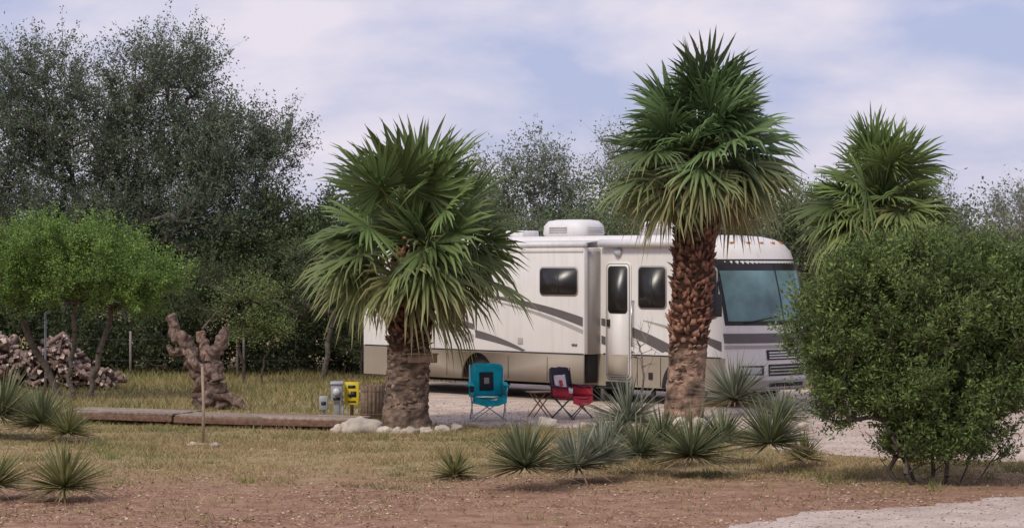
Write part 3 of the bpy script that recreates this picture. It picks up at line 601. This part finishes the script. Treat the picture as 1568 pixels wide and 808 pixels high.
for nm,y0,sg in (('side_mirror_near',-.02,-1),('side_mirror_far',2.52,1)):
    mb=MB(); tube(mb,[(10.25,y0,2.45),(10.4,y0+sg*.26,2.35),(10.42,y0+sg*.28,2.1)],.018,6); box(mb,(10.40,y0+sg*.28,1.93),(.10,.20,.42)); mb.obj(nm,BK,parent=RV,bevel=.02)
mb=MB()
for v in (-.6,-.3,0,.3,.6): box(mb,surf(v,3.10,.02),(.05,.08,.04))
mb.obj('clearance_lights',AMB,parent=RV)
def wheel(x,y,n):
    mb=MB(); tube(mb,[(x,y,.46),(x,y+.03,.46),(x,y+.24,.46),(x,y+.27,.46)],[.40,.46,.46,.40],28); mb.obj(f'tyre_{n}',RUB,parent=RV)
    mb=MB(); tube(mb,[(x,y-.012,.46),(x,y+.05,.46)],[.24,.26],24); tube(mb,[(x,y-.06,.46),(x,y,.46)],[.07,.09],12); mb.obj(f'rim_{n}',RIM,parent=RV)
for n_,(x,y) in enumerate([(4.2,-.2),(4.2,2.22),(9.3,.02),(9.3,2.22)]): wheel(x,y,n_)
side('front_wheel_arch',[(9.3+.52*math.cos(math.pi*k/16),.33+.56*math.sin(math.pi*k/16)) for k in range(17)],-.001,WALLSH,.006)
mb=MB(); tube(mb,[(9.3,-.03,.46),(9.3,-.008,.46)],[.40,.45],28); mb.obj('front_tyre_face',RUB,parent=RV); mb=MB(); tube(mb,[(9.3,-.06,.46),(9.3,-.031,.46)],[.2,.25],24); mb.obj('front_rim_face',RIM,parent=RV)
mb=MB(); box(mb,(5.2,1.25,.3),(9.6,1.2,.16)); box(mb,(6.2,.9,.2),(1.2,.7,.25)); mb.obj('chassis',WALLSH,parent=RV)
mb=MB(); tube(mb,[(7.15,.1,.0),(7.15,.1,.35)],.05,8); tube(mb,[(8.3,.3,.0),(8.3,.3,.35)],.05,8); tube(mb,[(1,.3,.0),(1,.3,.35)],.05,8); mb.obj('levelling_jacks',DG,parent=RV)
def aircon(x,sc=1):
    mb=MB(); V=[]
    for z,a,b in ((3.25,.50,.36),(3.30,.54,.42),(3.44,.52,.41),(3.52,.44,.34),(3.54,.3,.22)):
        for k in range(20):
            t=2*math.pi*k/20; c,s=math.cos(t),math.sin(t); p=4
            q=(abs(c)**p+abs(s)**p)**(-1/p); V.append((x+c*q*a*sc,1.25+s*q*b*sc,3.25+(z-3.25)*sc*1.1))
    F=[(j*20+k,j*20+(k+1)%20,(j+1)*20+(k+1)%20,(j+1)*20+k) for j in range(4) for k in range(20)]+[tuple(80+k for k in range(20))]
    mb.add(V,F); mb.obj(f'roof_aircon_{int(x)}',ROOF,parent=RV,smooth=True)
    mb=MB()
    for i in range(3): box(mb,(x+.565*sc,1.25,3.34+i*.05),(.02,.55,.015)); box(mb,(x,.81-.03*sc,3.34+i*.05),(.5,.02,.015))
    mb.obj(f'aircon_vents_{int(x)}',LG,parent=RV)
aircon(5.25,1.12); aircon(7.8,.95)
mb=MB(); box(mb,(4.1,.9,3.32),(.5,.5,.14)); box(mb,(2.6,1.2,3.34),(.45,.45,.14)); box(mb,(9.0,1.0,3.31),(.5,.3,.1)); mb.obj('roof_vents',ROOF,parent=RV,bevel=.03)
mb=MB(); tube(mb,[(8.7,.5,3.34),(9.5,.5,3.36),(9.6,.5,3.33)],.03,8); tube(mb,[(9.2,.5,3.25),(9.2,.5,3.36)],.03,8); mb.obj('tv_antenna',LG,parent=RV)

# ---------------------------------------------------------------- camp chairs
def chair(x,y,rz,colA,colB,colC,colD,frame=(.25,.25,.26),sc=1,name='camping_chair',pw=.12):
    E=empty(name,(x,y,0),rz,sc)
    FA=plain('fabric_main',colA,.85,bump=.4,bscale=60,var=.2); FB=plain('fabric_panel',colB,.85,bump=.4,bscale=60); FC=plain('fabric_accent',colC,.8); FD=plain('fabric_seat',colD,.85,bump=.4,bscale=60,var=.2); FM=plain('chair_frame_steel',frame,.4,.6)
    mb=MB(); w=.29
    for s in (-1,1):
        tube(mb,[(s*w,-.26,.02),(s*w*.98,.20,.44)],.011,6); tube(mb,[(s*w,.24,.02),(s*w*.98,-.24,.42)],.011,6)
        tube(mb,[(s*w,.20,.40),(s*w*1.02,.30,.95)],.012,6); tube(mb,[(s*w,-.25,.40),(s*w*1.05,-.26,.62)],.011,6)
    for y0,y1_ in ((-.27,-.24),(.25,.22)):
        tube(mb,[(-w,y0,.02),(w,y1_,.41)],.011,6); tube(mb,[(w,y0-.01,.02),(-w,y1_-.01,.41)],.011,6)
    for sx in (-w,w):
        for sy in (-.27,.25): box(mb,(sx,sy,.015),(.05,.05,.03))
    mb.obj('frame',FM,parent=E)
    def cloth(nm,fn,mat,nu=12,nv=10,th=.012,wr=.014):
        mb=MB();V=[];F=[]
        for j in range(nv+1):
            for i in range(nu+1):
                q=fn(i/nu*2-1,j/nv); k=noise.noise(Vector(q)*9)*wr; V.append((q[0],q[1]+k,q[2]+k))
        for j in range(nv):
            for i in range(nu): a=j*(nu+1)+i; F.append((a,a+1,a+nu+2,a+nu+1))
        mb.add(V,F); o=mb.obj(nm,mat,smooth=True,parent=E); so_=o.modifiers.new('s','SOLIDIFY'); so_.thickness=th; return o
    cloth('seat',lambda u,v:(u*w,-.28+.5*v,.43-.05*(1-u*u)*(1-abs(v-.5))-.02*v),FD)
    cloth('backrest',lambda u,v:(u*(w+.02-.05*v**6),.21+.10*v+.05*(1-u*u),.40+.55*v+.02*(1-u**4)*v),FA)
    cloth('back_panel',lambda u,v:(u*pw,.185+.10*(.2+.55*v)+.045*(1-(pw-.12)*3),.50+.32*v),FB,th=.006)
    cloth('back_emblem',lambda u,v:(u*.045,.165+.10*(.35+.3*v)+.045*(1-(pw-.12)*3),.62+.10*v),FC,th=.004)
    cloth('seat_front_valance',lambda u,v:(u*w,-.29-.01*v,.42-.05*(1-u*u)-.11*(1-v)),FD)
    for s in (-1,1):
        cloth('armrest_l' if s<0 else 'armrest_r',lambda u,v,s=s:(s*(w+.015)+u*.045,-.29+.55*v,.62+.03*v-.02*math.sin(v*math.pi)),FA,th=.02)
        cloth('side_l' if s<0 else 'side_r',lambda u,v,s=s:(s*(w+.005),-.1+.25*u+.08,.43+.19*v),FD,nv=4,th=.006)
    mb=MB(); tube(mb,[(-w-.02,-.24,.50),(-w-.02,-.24,.61)],[.035,.045],10); mb.obj('cup_holder',FB,parent=E)
chair(-.41,40.1,.12,(.0,.40,.48),(.02,.025,.03),(.28,.26,.22),(.0,.34,.42),(.5,.5,.5))
chair(1.04,40.5,.85,(.03,.025,.05),(.68,.64,.64),(.5,.04,.06),(.50,.035,.06),(.08,.08,.08),.92,pw=.17)
E=empty('folding_table',(.50,41,0),.3); WD=plain('table_wood',(.36,.21,.10),.6,var=.25,scale=12)
mb=MB()
for i in range(5): box(mb,(0,-.17+i*.085,.44),(.42,.075,.018))
for s in (-1,1):
    tube(mb,[(-.18,s*.15,.0),(.16,s*.15,.43)],.012,6); tube(mb,[(.18,s*.13,.0),(-.16,s*.13,.43)],.012,6)
mb.obj('slats_and_legs',WD,parent=E)

# ---------------------------------------------------------------- deck
DK=attr_mat('deck_wood',.8,0,.3,.5,30,.35)
def platform(mb,ax,ay,bx,by,depth,z,seed):
    r=np.random.default_rng(seed); L=math.hypot(bx-ax,by-ay); an=math.atan2(by-ay,bx-ax); nx,ny=-math.sin(an),math.cos(an); n=int(depth/.145)
    cx,cy=(ax+bx)/2,(ay+by)/2; dx,dy=math.cos(an),math.sin(an)
    for i in range(n):
        o=(i+.5)*.145; sp=r.uniform(-.25,.25)*L
        for (a0,a1) in ((-L/2+r.uniform(-.03,.03),sp-.003),(sp+.003,L/2+r.uniform(-.03,.03))):
            m=(a0+a1)/2; box(mb,(cx+nx*o+dx*m,cy+ny*o+dy*m,z-.018+r.normal(0,.002)),(a1-a0,.136,.036),an,0,np.array((.29,.225,.175))*r.uniform(.65,1.25))
    c=np.array((.175,.10,.070))
    box(mb,(cx+nx*.02,cy+ny*.02,z-.036-.05),(L,.04,.10),an,0,c)
    box(mb,(cx+nx*(n*.145-.02),cy+ny*(n*.145-.02),z-.036-.05),(L,.04,.10),an,0,c)
    for e in (-1,1): box(mb,(cx+dx*e*(L/2-.02)+nx*n*.0725,cy+dy*e*(L/2-.02)+ny*n*.0725,z-.037-.05),(.04,n*.145-.09,.10),an,0,c*.8)
    K=int(L/1.2)
    for k in range(K+1):
        t=-L/2+.1+k*(L-.2)/max(1,K); box(mb,(cx+dx*t+nx*.1,cy+dy*t+ny*.1,(z-.13)/2),(.09,.09,z-.13),an,0,c*.5)
mb=MB(); platform(mb,-5.62,38.5,-2.62,37.4,1.0,.20,1); platform(mb,-7.75,39.45,-5.66,38.52,1.05,.215,2); mb.obj('wooden_deck',DK,bevel=.004)

# ---------------------------------------------------------------- dead tree stump
mb=MB()
def lim(pts,rr,sd,c=(.15,.105,.085)): 
    P=np.array(pts,float)+np.array([.30,0,0]); t=np.linspace(0,len(P)-1,len(P)*9); Q=np.stack([np.interp(t,range(len(P)),P[:,k]) for k in range(3)],1); R=np.interp(t,range(len(rr)),rr)
    for _ in range(3): Q[1:-1]=(Q[:-2]+Q[1:-1]*2+Q[2:])/4
    C=np.repeat(np.array(c)[None]*np.random.default_rng(sd).uniform(.5,1.6,(len(Q)*20,1)),1,0)
    tube(mb,Q,R,20,0,C,lump=.75,seed=sd)
lim([(-5.9,43.2,-.05),(-5.95,43.2,.35),(-6.15,43.25,.7),(-6.3,43.2,1.1),(-6.55,43.2,1.45),(-6.7,43.2,1.75)],[.30,.21,.16,.13,.12,.06],1)
lim([(-5.95,43.1,.1),(-5.75,43.05,.5),(-5.9,43.1,.9),(-5.7,43.1,1.25),(-5.62,43.1,1.52)],[.2,.16,.13,.12,.07],4)
lim([(-6.15,43.3,.7),(-6.05,43.3,1.1),(-6.12,43.3,1.45)],[.10,.09,.07],9,(.24,.16,.125))
lim([(-5.85,43.2,.25),(-5.5,43.0,.2),(-5.15,42.9,-.02)],[.17,.10,.04],6)
lim([(-6.3,43.2,1.1),(-6.6,43.1,1.05),(-6.7,43.1,1.2)],[.09,.07,.05],12)
lim([(-5.8,43.1,.6),(-6.2,43.05,.85),(-6.4,43.1,1.2)],[.09,.08,.06],15,(.21,.15,.12))
mb.obj('dead_tree_stump',M_bark,smooth=True)

# ---------------------------------------------------------------- woodpile
mb=MB(); r=np.random.default_rng(77)
for i in range(520):
    t=r.random(); x=-11.6+t*3.0; hmax=1.1*min(1,(1-t)*2.4+.15)*(.8+.2*math.sin(x*5)); z=.06+r.random()**.8*hmax; y=50+r.uniform(-.45,.5)
    R=r.uniform(.03,.075); a=r.normal(math.pi/2,.8); L=r.uniform(.3,.6); tl=r.normal(0,.35); d=np.array([math.cos(a)*math.cos(tl),math.sin(a)*math.cos(tl),math.sin(tl)])
    p0=np.array([x,y,z])-d*L/2; k0=r.uniform(0,6.28); s=nrm(np.cross(d,[0,0,1.])); q=np.cross(d,s); ang=[k0,k0+1.3,k0+2.4,k0+4.2]
    ring=[math.cos(t_)*s*R*r.uniform(.7,1.2)+math.sin(t_)*q*R*r.uniform(.7,1.2) for t_ in ang]; V=[p0+g_ for g_ in ring]+[p0+d*L+g_ for g_ in ring]
    cb=np.array((.22,.155,.13))*r.uniform(.4,1.7); ce=np.array((.64,.51,.44))*r.uniform(.5,1.3)
    mb.add(V,[(k,(k+1)%4,4+(k+1)%4,4+k) for k in range(4)],0,cb); mb.add(V,[(0,3,2,1),(4,5,6,7)],0,ce)
mb.obj('firewood_pile',M_matte)

# ---------------------------------------------------------------- utility pedestal, sign, barrel, stakes
GR=plain('pedestal_grey',(.36,.37,.38),.5,.3); YE=plain('yellow_sign_paint',(.75,.58,.03),.5); BKP=plain('black_print',(.02,.02,.02),.6); OW=plain('old_wood',(.22,.15,.10),.85,var=.35,scale=9,bump=.5,bscale=30)
E=empty('utility_pedestal',(-3.05,40.4,0),0)
mb=MB(); box(mb,(0,0,.22),(.10,.08,.44)); box(mb,(0,-.02,.46),(.20,.14,.30)); box(mb,(0,-.03,.63),(.23,.17,.04),rx=.15); box(mb,(-.23,.02,.17),(.06,.06,.34)); box(mb,(-.23,0,.28),(.15,.12,.24)); box(mb,(.10,.0,.16),(.05,.05,.32)); mb.obj('boxes',GR,parent=E,bevel=.01)
mb=MB(); tube(mb,[(-.0,-.11,.48),(-.0,-.16,.48)],[.07,.06],16); mb.obj('meter_dial',plain('meter_glass',(.6,.62,.63),.1),parent=E)
mb=MB(); box(mb,(.0,-.095,.36),(.12,.01,.05)); box(mb,(-.23,-.065,.28),(.08,.01,.06)); mb.obj('socket_cover',BKP,parent=E)
E=empty('site_number_sign',(-2.80,40.5,0),.0)
mb=MB(); box(mb,(0,0,.44),(.25,.03,.40)); mb.obj('board',YE,parent=E,bevel=.008)
mb=MB(); box(mb,(0,.035,.32),(.06,.05,.64)); mb.obj('post',OW,parent=E)
mb=MB(); box(mb,(0,-.020,.56),(.13,.006,.05)); box(mb,(.03,-.020,.43),(.10,.006,.10)); box(mb,(-.03,-.022,.40),(.07,.006,.05),ry=.6); box(mb,(0,-.020,.30),(.14,.006,.025)); mb.obj('print',BKP,parent=E)
E=empty('wooden_stave_planter',(-2.42,40.3,0))
mb=MB()
for k in range(18):
    t=2*math.pi*k/18; box(mb,(.20*math.cos(t),.20*math.sin(t),.30+random.uniform(-.015,.015)),(.022,.062,.60),t)
mb.obj('staves',OW,parent=E)
mb=MB()
for z in (.1,.3,.5): tube(mb,[(.216*math.cos(2*math.pi*k/24),.216*math.sin(2*math.pi*k/24),z) for k in range(25)],.006,5)
mb.obj('hoops',OW,parent=E); mb=MB(); tube(mb,[(0,0,0),(0,0,.52)],.185,18); mb.obj('soil_fill',WALLSH,parent=E)
mb=MB(); tube(mb,[(-4.6,34.5,0),(-4.59,34.5,.6),(-4.61,34.5,1.17)],[.025,.022,.02],7); box(mb,(-4.6,34.5,.02),(.12,.12,.04)); mb.obj('wooden_stake',plain('stake_wood',(.36,.27,.18),.85,bump=.3))
mb=MB(); tube(mb,[(-9.5,47.2,0),(-9.5,47.2,1.7)],.022,7); tube(mb,[(-9.5,47.2,1.7),(-9.42,47.2,1.74)],.02,7); mb.obj('metal_pole',plain('galvanised',(.4,.4,.4),.5,.5))
mb=MB(); box(mb,(0,0,0),(.48,.12,.14)); box(mb,(.0,-.02,.075),(.52,.17,.02)); mb.obj('wooden_bird_feeder',OW,bevel=.005,loc=(-1.46,37.84,1.16))
mb=MB()
for x in (-12.2,-9.1,-6.55,-6.4,-3.6): tube(mb,[(x,55.3,0),(x,55.3,1.1)],.03,6,0,(.24,.22,.20))
for z in (.4,.9): tube(mb,[(-13,55.3,z),(-1,55.3,z)],.003,4,0,(.12,.12,.12))
mb.obj('wire_fence',M_matte)
